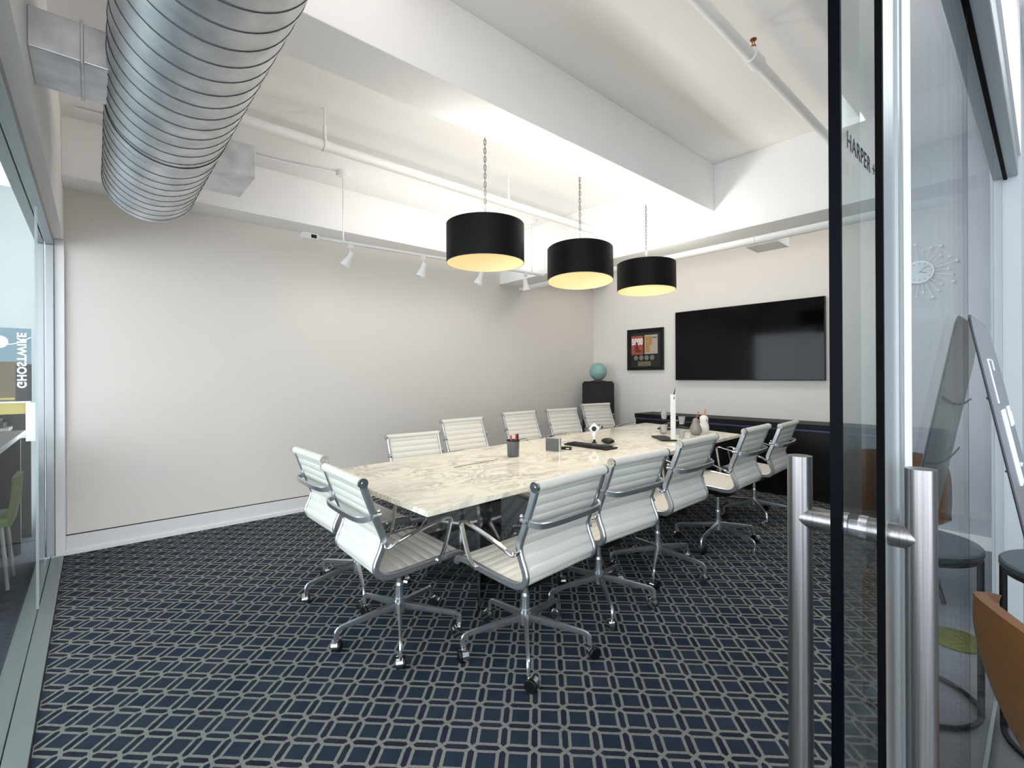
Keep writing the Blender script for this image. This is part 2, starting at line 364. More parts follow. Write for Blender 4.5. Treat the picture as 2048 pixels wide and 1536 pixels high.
# ---- sliding glass door with pull handle
dr = struct(thing('door_1', 'open sliding glass door with dark lettering and a steel bar handle', 'door'))
XD = -0.181
box('glass_pane', (XD - .006, XD + .006, 0.718, 1.75, 0.015, 2.31), 'pane', dr)
box('edge_seal', (XD - .0065, XD + .0065, 0.712, 0.718, 0.015, 2.31), 'glassedge', dr)
hd = bmesh.new()
YH = 0.80
for x in (-0.250, -0.110): cyl(hd, (x, YH, 0.26), (x, YH, 1.198), 0.0165, seg=40)
hnd = mk('handle', hd, 'brushed', dr, smooth=True)
for z in (1.107, 0.36):
    h2 = bmesh.new(); cyl(h2, (-0.250, YH, z), (XD - .012, YH, z), 0.0162, seg=32); cyl(h2, (XD + .012, YH, z), (-0.110, YH, z), 0.0162, seg=32); mk('crossbar', h2, 'brushed', hnd, smooth=True)
    h3 = bmesh.new(); cyl(h3, (XD - .016, YH, z), (XD - .006, YH, z), 0.0172, seg=32); cyl(h3, (XD + .006, YH, z), (XD + .016, YH, z), 0.0172, seg=32); mk('collar', h3, 'chrome', hnd, smooth=True)
# lettering, read from the lounge side (looking toward -X, text runs toward +Y)
R_YZ = Matrix(((0, 0, 1, 0), (1, 0, 0, 0), (0, 1, 0, 0), (0, 0, 0, 1)))
text_mesh('lettering', 'HARPER +', 0.0315, 'ink', dr, Matrix.Translation((XD + .0068, 0.817, 1.628)) @ R_YZ, 0.0003, space=1.12)

# ================================================================ ceiling services
# spiral duct
duct = thing('air_duct', 'large round spiral galvanised air duct under the ceiling', 'air duct', (0, 0.265, 2.52))
RD = 0.229
bm = bmesh.new(); cyl(bm, (-3.67, 0, 0), (-0.6, 0, 0), RD, seg=72, caps=True); mk('duct_shell', bm, 'duct', duct, smooth=True)
bm = bmesh.new(); N = 48; pitch = 0.101
pts = [(-pitch * k / N, (RD + .001) * math.sin(2 * PI * k / N), (RD + .001) * math.cos(2 * PI * k / N)) for k in range(N + 1)]
sweep(bm, pts, rrect(0.0015, 0.0013))
s0 = mk('spiral_seam', bm, 'seam', duct, smooth=True, loc=(-0.65, 0, 0))
k = 1
while -0.65 - pitch * k > -3.60: share('spiral_seam', s0.data, duct, (-0.65 - pitch * k, 0, 0)); k += 1
bm = bmesh.new(); cyl(bm, (-2.66, 0, 0), (-2.72, 0, 0), RD + .004, seg=72, caps=False); mk('duct_collar', bm, 'duct', duct, smooth=True)
bm = bmesh.new(); cyl(bm, (-3.672, 0, 0), (-3.66, 0, 0), RD + .004, seg=72); mk('duct_collar', bm, 'duct', duct, smooth=True)
b1 = box('branch_duct', (-2.61, -2.31, -0.435, -0.19, -0.055, 0.085), 'duct', duct, 0.004)
box('duct_flange', (-2.63, -2.29, -0.19, -0.175, -0.075, 0.105), 'duct', b1, 0.002); box('duct_flange', (-2.618, -2.302, -0.30, -0.29, -0.063, 0.093), 'duct', b1, 0.002)
for zz in (-.065, 0.015, .09):
    bm = bmesh.new(); sph(bm, (-2.288, -.1825, zz), .005, 8, 6); mk('screw', bm, 'seam', b1)
bm = bmesh.new(); bx(bm, -2.62, -2.30, -0.19, -0.12, -0.06, 0.09); mk('branch_saddle', bm, 'duct', duct)
box('register_box', (-3.41, -3.02, 0.12, 0.435, -0.05, 0.135), 'duct', duct, 0.003)
for x in (-1.5, -3.2):
    bm = bmesh.new(); cyl(bm, (x, 0, RD - .01), (x, 0, ZC - 2.52), 0.006, seg=8); mk('hanger_rod', bm, 'pipe', duct)

# sprinkler / service pipes
def pipe(label, p0, p1, r, clamps=()):
    t_ = thing('ceiling_pipe', label, 'pipe')
    bm = bmesh.new(); cyl(bm, p0, p1, r, seg=24); mk('pipe_run', bm, 'pipe', t_, smooth=True)
    d = (Vector(p1) - Vector(p0)).normalized()
    for c in clamps:
        c = Vector(c); bm = bmesh.new(); cyl(bm, c - d * .012, c + d * .012, r + .006, seg=24)
        cyl(bm, c + Vector((0, 0, r)), Vector((c.x, c.y, c.z + r + .10)), .013, .010, seg=12); cyl(bm, (c.x, c.y, c.z + r), (c.x, c.y, ZC), .006, seg=8); mk('pipe_hanger', bm, 'pipe', t_, smooth=True)
    return t_
pipe('white pipe hung under the ceiling left of the pendant lamps', (-3.28, YF, 2.91), (-3.28, 4.08, 2.905), 0.035, [(-3.28, 1.19, 2.91), (-3.28, 2.86, 2.907)])
sp = pipe('white ceiling pipe at upper right carrying a sprinkler head', (-1.04, YF, 3.01), (-1.04, 4.08, 3.01), 0.028, [])
bm = bmesh.new(); cyl(bm, (-1.04, 2.60, 3.01), (-1.04, 2.70, 3.01), 0.038, seg=20); cyl(bm, (-1.04, 2.65, 3.01), (-1.04, 2.65, 3.07), .024, .016, seg=16); sph(bm, (-1.04, 2.70, 3.01), .041); mk('pipe_fitting', bm, 'pipe', sp, smooth=True)
bm = bmesh.new(); cyl(bm, (-1.04, 2.65, 3.07), (-1.04, 2.65, 3.08), .014, seg=12)
tube(bm, [(-1.04, 2.638, 3.08), (-1.04, 2.636, 3.10), (-1.04, 2.65, 3.115)], .0025, 6); tube(bm, [(-1.04, 2.662, 3.08), (-1.04, 2.664, 3.10), (-1.04, 2.65, 3.115)], .0025, 6)
cyl(bm, (-1.04, 2.65, 3.112), (-1.04, 2.65, 3.117), .017, seg=10); mk('sprinkler_head', bm, 'brass', sp)
bp = pipe('thick white pipe running behind the rear beam above the television', (XW, 4.47, 2.55), (XR - .03, 4.47, 2.55), 0.046, [])
bm = bmesh.new(); cyl(bm, (-1.74, 4.47, 2.55), (-1.75, 4.47, 2.55), .05, seg=24); mk('pipe_coupling', bm, 'pipe', bp, smooth=True)
tag(box('duct_drop', (-1.93, -1.64, 4.70, 4.99, 2.545, ZC), 'ceil', None, 0.004), 'small white boxed duct behind the rear pipe', 'duct')
# conduit feeding the track light
cd = thing('electrical_conduit', 'thin white conduit on the ceiling leading to a round junction box', 'conduit')
bm = bmesh.new(); tube(bm, spline([(-4.36, -0.1, ZC - .012), (-4.34, 0.6, ZC - .012), (-4.30, 1.2, ZC - .012), (-4.23, 1.50, ZC - .02), (-4.2, 1.622, ZC - .022)], 5), .011, 8); mk('conduit_run', bm, 'pipe', cd, smooth=True)
# track light
TX0, TX1 = (-4.20, 1.686), (-4.04, 3.88)
def tp(y): return TX0[0] + (TX1[0] - TX0[0]) * (y - TX0[1]) / (TX1[1] - TX0[1])
tr = thing('track_light', 'white track light rail with four small spotlights hung on two rods', 'track light')
ZT = 2.535
yaw = math.atan2(TX1[0] - TX0[0], TX1[1] - TX0[1])
bm = bmesh.new(); sweep(bm, [(tp(1.46), 1.46, ZT), (tp(4.06), 4.06, ZT)], rrect(.017, .011)); mk('rail', bm, 'white', tr)
for y in (1.686, 3.88):
    bm = bmesh.new(); cyl(bm, (tp(y), y, ZT), (tp(y), y, ZC - .03), .0065, seg=8); cyl(bm, (tp(y), y, ZT + .01), (tp(y), y, ZT + .03), .014, seg=10); mk('rod', bm, 'white', tr, smooth=True)
    bm = bmesh.new(); cyl(bm, (tp(y), y, ZC - .045), (tp(y), y, ZC), .058, seg=24); cyl(bm, (tp(y), y, ZC - .055), (tp(y), y, ZC - .045), .035, seg=16); mk('junction_box', bm, 'pipe', tr, smooth=True)
l = bpy.data.lights.new('rail_fill', 'AREA'); l.shape = 'RECTANGLE'; l.size = .02; l.size_y = 2.3; l.energy = 4; l.color = (1.0, .98, .96)  # added unseen upward fill along the rail, brightening the ceiling
lo = bpy.data.objects.new('rail_fill', l); C.objects.link(lo); lo.parent = tr; lo.location = (tp(2.78), 2.78, ZT + .02); lo.rotation_euler = (PI, 0, yaw)
bm = bmesh.new(); bx(bm, tp(1.42) - .035, tp(1.42) + .035, 1.33, 1.47, ZT - .028, ZT + .028, .006); tf = mk('power_feed', bm, 'white', tr)
box('indicator', (tp(1.42) + .035, tp(1.42) + .038, 1.40, 1.445, ZT - .016, ZT + .014), 'black', tf)
def spot(px, z=ZT):
    # meet the rail: solve for Y along the rail
    best = min((abs((((tp(y) * math.cos(TH) + y * math.sin(TH)) / (-tp(y) * math.sin(TH) + y * math.cos(TH))) * 947 + 1024) - px), y) for y in [1.5 + .005 * i for i in range(520)])[1]
    return best
for px, tilt in ((702, 0.55), (848, 0.30), (962, 0.35), (1052, -0.15)):
    y = spot(px); x = tp(y)
    bm = bmesh.new(); bx(bm, x - .016, x + .016, y - .02, y + .02, ZT - .045, ZT - .01, .002); cyl(bm, (x, y, ZT - .10), (x, y, ZT - .04), .006, seg=8); mt = mk('spot_mount', bm, 'white', tr)
    bm = bmesh.new()
    lathe(bm, [(0, .06), (.022, .06), (.026, .045), (.024, .01), (.03, -.01), (.047, -.075), (.049, -.08), (.044, -.08), (.03, -.03), (0, -.025)], seg=20)
    bmesh.ops.transform(bm, matrix=Matrix.Translation((x - .012 * tilt, y - .015 * tilt, ZT - .135)) @ Matrix.Rotation(tilt, 4, Vector((-.75, .66, 0))), verts=bm.verts)
    mk('spot_head', bm, 'white', tr, smooth=True)
    l = bpy.data.lights.new('spot_beam', 'SPOT'); l.energy = 3; l.spot_size = math.radians(150); l.spot_blend = 1.0; l.color = (1.0, .96, .92); l.shadow_soft_size = .045
    lo = bpy.data.objects.new('spot_beam', l); C.objects.link(lo); lo.parent = tr; lo.location = (x - .045, y - .05, ZT - .24); lo.rotation_euler = (0, math.radians(30), 0)

# ---- pendant lamps
def link_mesh():
    bm = bmesh.new(); a, h = .0075, .017; pts = []
    for k in range(16):
        an = 2 * PI * k / 16; pts.append((a * math.cos(an), 0, (h - a) * (1 if math.sin(an) > 0 else -1) + a * math.sin(an)))
    sweep(bm, pts, circ(.0022, 6), side=(0, 1, 0), closed=True)
    bmesh.ops.recalc_face_normals(bm, faces=bm.faces)
    me = bpy.data.meshes.new('chain_link'); bm.to_mesh(me); bm.free(); me.materials.append(M['filament'])
    for p in me.polygons: p.use_smooth = True
    return me
LK = link_mesh()
def lamp(loc, label, tilt, bulbs, ztop, H=.245, R=.25):
    t_ = thing('pendant_lamp', label, 'lamp', (loc[0], loc[1], loc[2]), 0, 'black drum pendant lamps over the table')
    T = Matrix.Rotation(tilt[0], 4, 'X') @ Matrix.Rotation(tilt[1], 4, 'Y')
    bm = bmesh.new(); lathe(bm, [(R, 0), (R, H), (R - .004, H), (R - .0035, .004)], seg=64); bmesh.ops.transform(bm, matrix=T, verts=bm.verts); sh = mk('lamp_shade', bm, 'shade', t_, smooth=True)
    bm = bmesh.new(); lathe(bm, [(R - .0005, -.001), (R - .0055, -.001), (R - .0055, H - .002)], seg=64); bmesh.ops.transform(bm, matrix=T, verts=bm.verts); mk('shade_lining', bm, 'shadein', sh, smooth=True)
    bm = bmesh.new()
    for k in range(3):
        a = 2 * PI * k / 3 + .3; tube(bm, [(0, 0, H - .03), (R * .6 * math.cos(a), R * .6 * math.sin(a), H - .02), ((R - .006) * math.cos(a), (R - .006) * math.sin(a), H - .012)], .003, 6)
    cyl(bm, (0, 0, H - .08), (0, 0, H + .015), .018, seg=16); cyl(bm, (0, 0, H + .01), (0, 0, H + .03), .006, seg=8)
    bmesh.ops.transform(bm, matrix=T, verts=bm.verts); fr_ = mk('lamp_spider', bm, 'silver', t_, smooth=True)
    for (a, rr) in bulbs:
        c = Vector((rr * math.cos(a), rr * math.sin(a), H * .42)); bm = bmesh.new()
        tube(bm, [(0, 0, H - .06), tuple(c + Vector((0, 0, .075)))], .006, 6); cyl(bm, c + Vector((0, 0, .03)), c + Vector((0, 0, .075)), .014, seg=12); mk('bulb_socket', bm, 'ceramic', fr_)
        bm = bmesh.new(); sph(bm, c, .030, 16, 12, (1, 1, 1.15)); mk('light_bulb', bm, 'bulb', fr_, smooth=True)
        l = bpy.data.lights.new('bulb_light', 'SPOT'); l.energy = LAMP_W; l.color = (1.0, 0.91, 0.79); l.shadow_soft_size = .03; l.spot_size = math.radians(122); l.spot_blend = .4
        lo = bpy.data.objects.new('bulb_light', l); C.objects.link(lo); lo.parent = t_; lo.location = c - Vector((0, 0, .06))
        l = bpy.data.lights.new('bulb_light', 'SPOT'); l.spot_size = math.radians(172); l.spot_blend = .1; l.energy = LAMP_W * .55; l.color = (1.0, 0.98, 0.95); l.shadow_soft_size = .03
        lo = bpy.data.objects.new('bulb_light', l); C.objects.link(lo); lo.parent = t_; lo.location = c * .5 + Vector((0, 0, H + .02)); lo.rotation_euler = (PI, 0, 0)
    # cord with separate chain links
    top = ZC - loc[2]
    bm = bmesh.new(); cyl(bm, (0, 0, H + .02), (0, 0, top), .0022, seg=6); cyl(bm, (0, 0, top - .02), (0, 0, top), .055, .06, seg=24); cord = mk('lamp_cord', bm, 'filament', t_)
    z = H + .045; i = 0
    while z < top - .02:
        share('chain_link', LK, cord, (0, 0, z), (0, 0, (PI / 2 if i % 2 else 0) + TH)); z += .0272; i += 1
    return t_
LAMP_W = 10.5
lamp((-2.40, 1.893, 2.049), 'black drum pendant lamp nearest the camera, leftmost of the three', (0.0, 0.0), [(-1.9, .14), (1.0, .10)], ZC)
lamp((-2.37, 2.79, 2.045), 'tilted black drum pendant lamp, middle of the three', (math.radians(-3.2), math.radians(-3.0)), [(.5, .13), (-2.6, .10)], ZC)
lamp((-2.33, 3.627, 2.062), 'black drum pendant lamp farthest away, nearest the television', (math.radians(-1), math.radians(-1)), [(.2, .10), (2.8, .10)], ZC, H=.235)

# ================================================================ end wall
tv = thing('television', 'large wide black flat television mounted on the end wall', 'television')
TX, TXE = -3.40, -1.62
box('screen_housing', (TX, TXE, YW - .055, YW - .012, 1.255, 2.185), 'black', tv, 0.003)
box('screen', (TX + .008, TXE - .008, YW - .0575, YW - .054, 1.268, 2.178), 'tv', tv)
box('wall_mount', (TX + .5, TXE - .5, YW - .014, YW, 1.5, 1.95), 'black', tv)
pf = thing('framed_award', 'black framed picture with two prints and four discs beside television', 'picture')
FX0, FX1, FZ0, FZ1 = -4.20, -3.60, 1.40, 2.005
bm = bmesh.new()
for d in ((FX0, FX1, YW - .035, YW, FZ0, FZ0 + .045), (FX0, FX1, YW - .035, YW, FZ1 - .045, FZ1), (FX0, FX0 + .045, YW - .035, YW, FZ0 + .045, FZ1 - .045), (FX1 - .045, FX1, YW - .035, YW, FZ0 + .045, FZ1 - .045)): bx(bm, *d, bev=.003)
mk('picture_frame', bm, 'blacklac', pf)
FW = FX1 - FX0; FH = FZ1 - FZ0
mtb = box('mount_board', (FX0 + .04, FX1 - .04, YW - .018, YW - .002, FZ0 + .04, FZ1 - .04), mat('mount_board', (26, 25, 23), .7), pf)
def fx(u): return FX0 + u * FW
def fz(v): return FZ1 - v * FH
m1 = mat('red_print', (158, 78, 60), .6, var=.25, vscale=26); m2_ = mat('orange_print', (176, 126, 72), .6, var=.15, vscale=30)
p1 = box('red_print', (fx(.115), fx(.445), YW - .022, YW - .017, fz(.62), fz(.165)), m1, mtb); p1['label'] = 'coral red print'
p2 = box('orange_print', (fx(.49), fx(.845), YW - .022, YW - .017, fz(.61), fz(.155)), mat('faded_paper', (172, 160, 150), .8), mtb); p2['label'] = 'orange and white print'
R_XZ = Matrix(((1, 0, 0, 0), (0, 0, -1, 0), (0, 1, 0, 0), (0, 0, 0, 1)))   # text plane facing -Y
box('pale_band', (fx(.122), fx(.438), YW - .0228, YW - .0218, fz(.375), fz(.225)), mat('pale_red', (206, 160, 146), .6), p1)
text_mesh('print_lettering', '5000', .135, 'chalk', p1, Matrix.Translation((fx(.285), YW - .0232, fz(.315))) @ R_XZ @ Matrix.Diagonal((.72, 1, 1, 1)), .0002, bold=.002)
bm = bmesh.new()
for c, r, s in (((fx(.27), 0, fz(.36)), .02, (1, .06, 1.5)), ((fx(.27), 0, fz(.47)), .036, (1, .04, 1.6)), ((fx(.33), 0, fz(.54)), .03, (1.6, .04, .7))): sph(bm, (c[0], YW - .0235, c[2]), r, 14, 8, s)
mk('figure_shape', bm, mat('dark_red_shape', (112, 34, 26), .7), p1)
bm = bmesh.new(); bx(bm, fx(.515), fx(.69), YW - .0235, YW - .0218, fz(.40), fz(.19)); bx(bm, fx(.515), fx(.63), YW - .0235, YW - .0218, fz(.57), fz(.40)); mk('orange_block', bm, m2_, p2)
bm = bmesh.new(); bx(bm, fx(.70), fx(.83), YW - .0235, YW - .0218, fz(.235), fz(.215)); mk('caption_bar', bm, 'ink', p2)
for k in range(4):
    bm = bmesh.new(); u = .245 + .15 * k; cyl(bm, (fx(u), YW - .021, fz(.70)), (fx(u), YW - .017, fz(.70)), .036, seg=28); cyl(bm, (fx(u), YW - .023, fz(.70)), (fx(u), YW - .0205, fz(.70)), .018, seg=20); mk('award_disc', bm, mat('disc_metal', (128, 124, 116), .4, .5), mtb, smooth=True)
box('plaque', (fx(.30), fx(.66), YW - .022, YW - .017, fz(.90), fz(.79)), mat('gold_plaque', (112, 108, 82), .45, .4), mtb)
# credenza
CX0, CX1, CY0 = -3.80, -0.62, YW - .445
cr_ = thing('credenza', 'long low black lacquered credenza under the television', 'cabinet')
box('cabinet_body', (CX0 + .01, CX1 - .01, CY0 + .02, YW - .01, .06, .722), 'blacklac', cr_, .003)
box('cabinet_top', (CX0, CX1, CY0, YW - .003, .745, .80), mat('satin_black_top', (5, 5, 9), .5, spec=.25), cr_, .006)
box('highlight_strip', (CX0 + .008, CX1 - .008, CY0 + .006, YW - .012, .722, .745), 'edge_highlight', cr_, .002)  # strip tinted blue to paint in the highlight along the front edge
box('plinth', (CX0 + .04, CX1 - .04, CY0 + .06, YW - .02, 0, .06), 'black', cr_)
nd = 5; wd = (CX1 - CX0 - .04) / nd
for k in range(nd):
    box('cabinet_door', (CX0 + .02 + wd * k + .002, CX0 + .02 + wd * (k + 1) - .002, CY0 + .002, CY0 + .02, .07, .718), 'blacklac', cr_, .002)
# pedestal with globe
pd = thing('pedestal', 'tall black pedestal in the far corner under the teal globe', 'pedestal', (-4.50, 5.70, 0), 0.0)
box('pedestal_body', (-.17, .17, -.17, .17, 0.02, 1.215), 'charcoal', pd, .006); box('pedestal_foot', (-.175, .175, -.175, .175, 0, .03), 'black', pd, .003); box('pedestal_cap', (-.155, .155, -.155, .155, 1.215, 1.238), 'black', pd, .003)
gl = thing('globe', 'teal globe on a thin maroon base on the corner pedestal', 'globe', (-4.50, 5.70, 1.238))
bm = bmesh.new(); lathe(bm, [(0, 0), (.115, 0), (.115, .008), (.07, .014), (.06, .02), (0, .02)], seg=32); mk('globe_base', bm, 'maroon', gl, smooth=True)
bm = bmesh.new(); sph(bm, (0, 0, .145), .133, 40, 24); mk('globe_ball', bm, 'globe', gl, smooth=True)

# ================================================================ table
TQ = [floorpt(853, 1023, .74), floorpt(643.6, 943.5, .74), floorpt(1292, 845.3, .74), floorpt(1482, 868.5, .74)]
tb = thing('conference_table', 'long white marble conference table on mirrored steel bases', 'table', (-2.5, 3.0, 0))
bm = bmesh.new(); off = Vector((-2.5, 3.0, 0))
top = [bm.verts.new(q - off) for q in TQ]; f = bm.faces.new(top)
e = bmesh.ops.extrude_face_region(bm, geom=[f]); bmesh.ops.translate(bm, verts=[v for v in e['geom'] if isinstance(v, bmesh.types.BMVert)], vec=(0, 0, -.026))
bmesh.ops.recalc_face_normals(bm, faces=bm.faces)
bmesh.ops.bevel(bm, geom=[e_ for e_ in bm.edges], offset=.003, segments=2, affect='EDGES')
mk('tabletop', bm, 'marble', tb)
for yy in (-1.15, 0.95):
    xo = -.07 * (yy + 1.15) + .1
    for k, an in enumerate((.70, -.70)):
        bm = bmesh.new(); bx(bm, -.36, .36, -.008, .008, 0.004, .714); bmesh.ops.transform(bm, matrix=Matrix.Translation((xo, yy, 0)) @ Matrix.Rotation(an, 4, 'Z'), verts=bm.verts)
        # splayed lower corners
        pn = mk('base_panel', bm, 'mirror', tb)
hp = floorpt(957, 930, .7405) - off
hatch = bmesh.new(); a_ = Vector((.0, 1, 0))
bx(hatch, -.09, .09, -.16, .16, 0, .0015); bmesh.ops.transform(hatch, matrix=Matrix.Translation((hp.x + .04, hp.y, .7402)) @ Matrix.Rotation(.07, 4, 'Z'), verts=hatch.verts)
hh = mk('cable_hatch', hatch, 'marble', tb)
hatch = bmesh.new(); bx(hatch, -.006, .006, -.17, .17, 0, .0022); bmesh.ops.transform(hatch, matrix=Matrix.Translation((hp.x - .05, hp.y, .7402)) @ Matrix.Rotation(.07, 4, 'Z'), verts=hatch.verts)
mk('hatch_slot', hatch, 'black', hh)

# ================================================================ conference chairs
PROF = [(-.290, .870), (-.262, .79), (-.228, .70), (-.200, .63), (-.190, .590), (-.204, .545), (-.224, .500), (-.227, .465), (-.203, .438), (-.15, .428), (-.06, .431), (.04, .438), (.14, .447), (.195, .447), (.225, .434), (.235, .405)]
SP = spline([(x, 0, z) for x, z in PROF], 10)
def resample(P, step):
    out = [P[0]]; acc = 0
    for a, b_ in zip(P, P[1:]):
        L_ = (b_ - a).length; pos = step - acc
        while pos <= L_:
            out.append(a.lerp(b_, pos / L_)); pos += step
        acc = (acc + L_) % step if True else 0
    return out
SR = resample(SP, .0060)
def sling(i0, i1, half=.231, th=.005, amp=.0055, per=8):
    bm = bmesh.new(); fr, bk = [], []
    ysn = [-1, -.97, -.5, 0, .5, .97, 1]
    for i in range(i0, i1 + 1):
        p = SR[i]; tn = (SR[min(i + 1, len(SR) - 1)] - SR[max(i - 1, 0)]).normalized(); n = Vector((-tn.z, 0, tn.x))
        if n.x < 0 and i < 60: n = -n
        a = amp * abs(math.sin(PI * i / per)) ** .6
        rf, rb = [], []
        for s in ysn:
            k = 0.15 if abs(s) == 1 else 1
            rf.append(bm.verts.new(p + n * (th + a) * k + Vector((0, s * half, 0)))); rb.append(bm.verts.new(p - n * (th + a) * k + Vector((0, s * half, 0))))
        fr.append(rf); bk.append(rb)
    m_ = len(ysn)
    for A, B in zip(fr, fr[1:]):
        for k in range(m_ - 1): bm.faces.new((A[k], A[k + 1], B[k + 1], B[k]))
    for A, B in zip(bk, bk[1:]):
        for k in range(m_ - 1): bm.faces.new((A[k], B[k], B[k + 1], A[k + 1]))
    for (A, B, A2, B2) in zip(fr, fr[1:], bk, bk[1:]):
        bm.faces.new((A[0], B[0], B2[0], A2[0])); bm.faces.new((A[-1], A2[-1], B2[-1], B[-1]))
    for A, B in ((fr[0], bk[0]), (fr[-1], bk[-1])):
        bm.faces.new(A + B[::-1])
    return bm
def tomesh(name, bm, m, smooth=True):
    o = mk(name, bm, m, None, smooth); me = o.data; bpy.data.objects.remove(o); return me
isplit = min(range(len(SR)), key=lambda i: (SR[i] - Vector((-.205, 0, .440))).length)
CM = {}
CM['backrest'] = tomesh('backrest', sling(2, isplit), 'vinyl')
CM['seat'] = tomesh('seat', sling(isplit, len(SR) - 4), 'vinyl')
bm = bmesh.new(); cyl(bm, (-.290, -.246, .868), (-.290, .246, .868), .0215, seg=24)
CM['top_roll'] = tomesh('top_roll', bm, 'vinyl')
for s, key in ((-1, 'capL'), (1, 'capR')):
    bm = bmesh.new()
    lathe_c = Vector((-.290, s * .250, .868)); cyl(bm, lathe_c - Vector((0, .006, 0)), lathe_c + Vector((0, .006, 0)), .0225, seg=24); cyl(bm, lathe_c, lathe_c + Vector((0, s * .010, 0)), .008, seg=12)
    CM[key] = tomesh('end_cap', bm, 'chrome')
for s, nm in ((-1, 'frameL'), (1, 'frameR')):
    bm = bmesh.new(); pts = [p + Vector((0, s * .240, 0)) for p in SP[2:-3:2]]
    sweep(bm, pts, rrect(.0100, .0160, .5), side=(0, 1, 0)); CM[nm] = tomesh('side_frame', bm, 'alu')
    bm = bmesh.new(); y = s * .262
    pts = spline([(-.196, s * .245, .578), (-.185, s * .275, .572), (-.150, s * .292, .594), (-.05, s * .295, .625), (.06, s * .295, .648), (.106, s * .295, .657), (.128, s * .294, .644), (.124, s * .290, .61), (.105, s * .28, .52), (.088, s * .268, .462), (.080, s * .25, .445)], 6)
    sweep(bm, pts, rrect(.0125, .0055, .6), side=(0, 1, 0)); CM['arm' + nm[-1]] = tomesh('armrest', bm, 'chrome')
bm = bmesh.new(); sweep(bm, spline([(-.228, -.24, .715), (-.268, -.232, .705), (-.296, -.18, .700), (-.302, 0, .698), (-.296, .18, .700), (-.268, .232, .705), (-.228, .24, .715)], 6), rrect(.0070, .0155, .5))
for s in (-1, 1): cyl(bm, (-.205, s * .244, .715), (-.245, s * .252, .715), .008, seg=10); sph(bm, (-.22, s * .256, .737), .009, 8, 6)
CM['back_brace'] = tomesh('back_brace', bm, 'alu')
bm = bmesh.new(); cyl(bm, (-.12, -.24, .415), (-.12, .24, .415), .009, seg=12); cyl(bm, (.10, -.24, .427), (.10, .24, .427), .009, seg=12); bx(bm, -.13, .11, -.03, .03, .385, .415, .004)
CM['seat_brace'] = tomesh('seat_brace', bm, 'alu')
bm = bmesh.new(); bx(bm, -.11, .09, -.075, .075, .338, .398, .014); cyl(bm, (.0, .05, .37), (.0, .20, .365), .005, seg=8); cyl(bm, (-.02, -.05, .37), (-.02, -.16, .365), .005, seg=8); cyl(bm, (.0, 0, .318), (.0, 0, .345), .03, .05, seg=16)
CM['tilt_mechanism'] = tomesh('tilt_mechanism', bm, 'black')
bm = bmesh.new(); cyl(bm, (0, 0, .20), (0, 0, .345), .0135, seg=16); CM['gas_lift'] = tomesh('gas_lift', bm, 'alu')
bm = bmesh.new(); cyl(bm, (0, 0, .115), (0, 0, .19), .027, .025, seg=24); cyl(bm, (0, 0, .19), (0, 0, .255), .0205, seg=24); cyl(bm, (0, 0, .252), (0, 0, .268), .019, .016, seg=24)
CM['column'] = tomesh('column', bm, 'alu')
bm = bmesh.new(); P = [Vector((.015 + .0255 * i, 0, .158 - .0036 * i)) for i in range(11)] + [Vector(q) for q in ((.290, 0, .1185), (.302, 0, .112), (.310, 0, .102), (.313, 0, .090), (.314, 0, .064))]
sweep(bm, P, [(.009, .009), (.009, -.004), (.005, -.018), (-.005, -.018), (-.009, -.004), (-.009, .009), (0, .013)], side=(0, 1, 0), taper=[max(.78, 1.4 - .055 * i) for i in range(len(P))]); CM['leg'] = tomesh('leg', bm, 'alu')
bm = bmesh.new(); lathe(bm, [(0, -.017), (.0285, -.017), (.0285, .015), (0, .015)], seg=24); bmesh.ops.transform(bm, matrix=Matrix.Translation((-.016, -.006, .0285)) @ Matrix.Rotation(PI / 2, 4, 'X'), verts=bm.verts); cyl(bm, (0, 0, .045), (0, 0, .070), .006, seg=8)
CM['caster'] = tomesh('caster', bm, 'chrome')
bm = bmesh.new(); lathe(bm, [(0, -.008), (.025, -.008), (.029, -.004), (.029, .006), (0, .008)], seg=24); bmesh.ops.transform(bm, matrix=Matrix.Translation((-.016, .015, .028)) @ Matrix.Rotation(PI / 2, 4, 'X'), verts=bm.verts)
CM['wheel'] = tomesh('caster_wheel', bm, 'black')
def chair(x, y, face, ztop, base, label, group, swiv=0.6):
    """face: heading of the chair's front in degrees; ztop: height of the top roll; base: heading of one leg"""
    t_ = thing('conference_chair', label, 'chair', (x, y, 0), math.radians(face), group)
    dz = ztop - .885
    for nm, key in (('backrest', 'backrest'), ('seat', 'seat'), ('top_roll', 'top_roll'), ('end_cap', 'capL'), ('end_cap', 'capR'), ('side_frame', 'frameL'), ('side_frame', 'frameR'), ('armrest', 'armL'), ('armrest', 'armR'), ('back_brace', 'back_brace'), ('seat_brace', 'seat_brace'), ('tilt_mechanism', 'tilt_mechanism'), ('gas_lift', 'gas_lift')):
        share(nm, CM[key], t_, (0, 0, dz))
    share('column', CM['column'], t_)
    for k in range(5):
        a = math.radians(base - face + 72 * k)
        lg = share('leg', CM['leg'], t_, (0, 0, 0), (0, 0, a))
        sv = random.uniform(-1.2, 1.2) + swiv
        share('caster', CM['caster'], lg, (.314, 0, 0), (0, 0, sv)); share('caster_wheel', CM['wheel'], lg, (.314, 0, 0), (0, 0, sv))
    return t_
GR = 'white ribbed conference chairs on the right side of the table'
chair(-1.69, 1.57, 184, .885, -41, 'white ribbed chair with its back to the camera, nearest on the right side', GR, -1.6)
chair(-1.74, 2.20, 179, .90, -39, 'white ribbed chair second from the camera on the right side', GR)
chair(-1.76, 2.86, 182, .925, -63, 'white ribbed chair third from the camera on the right side', GR)
chair(-1.72, 3.66, 183, .94, -86, 'white ribbed chair fourth on the right side, grey in shade', GR)
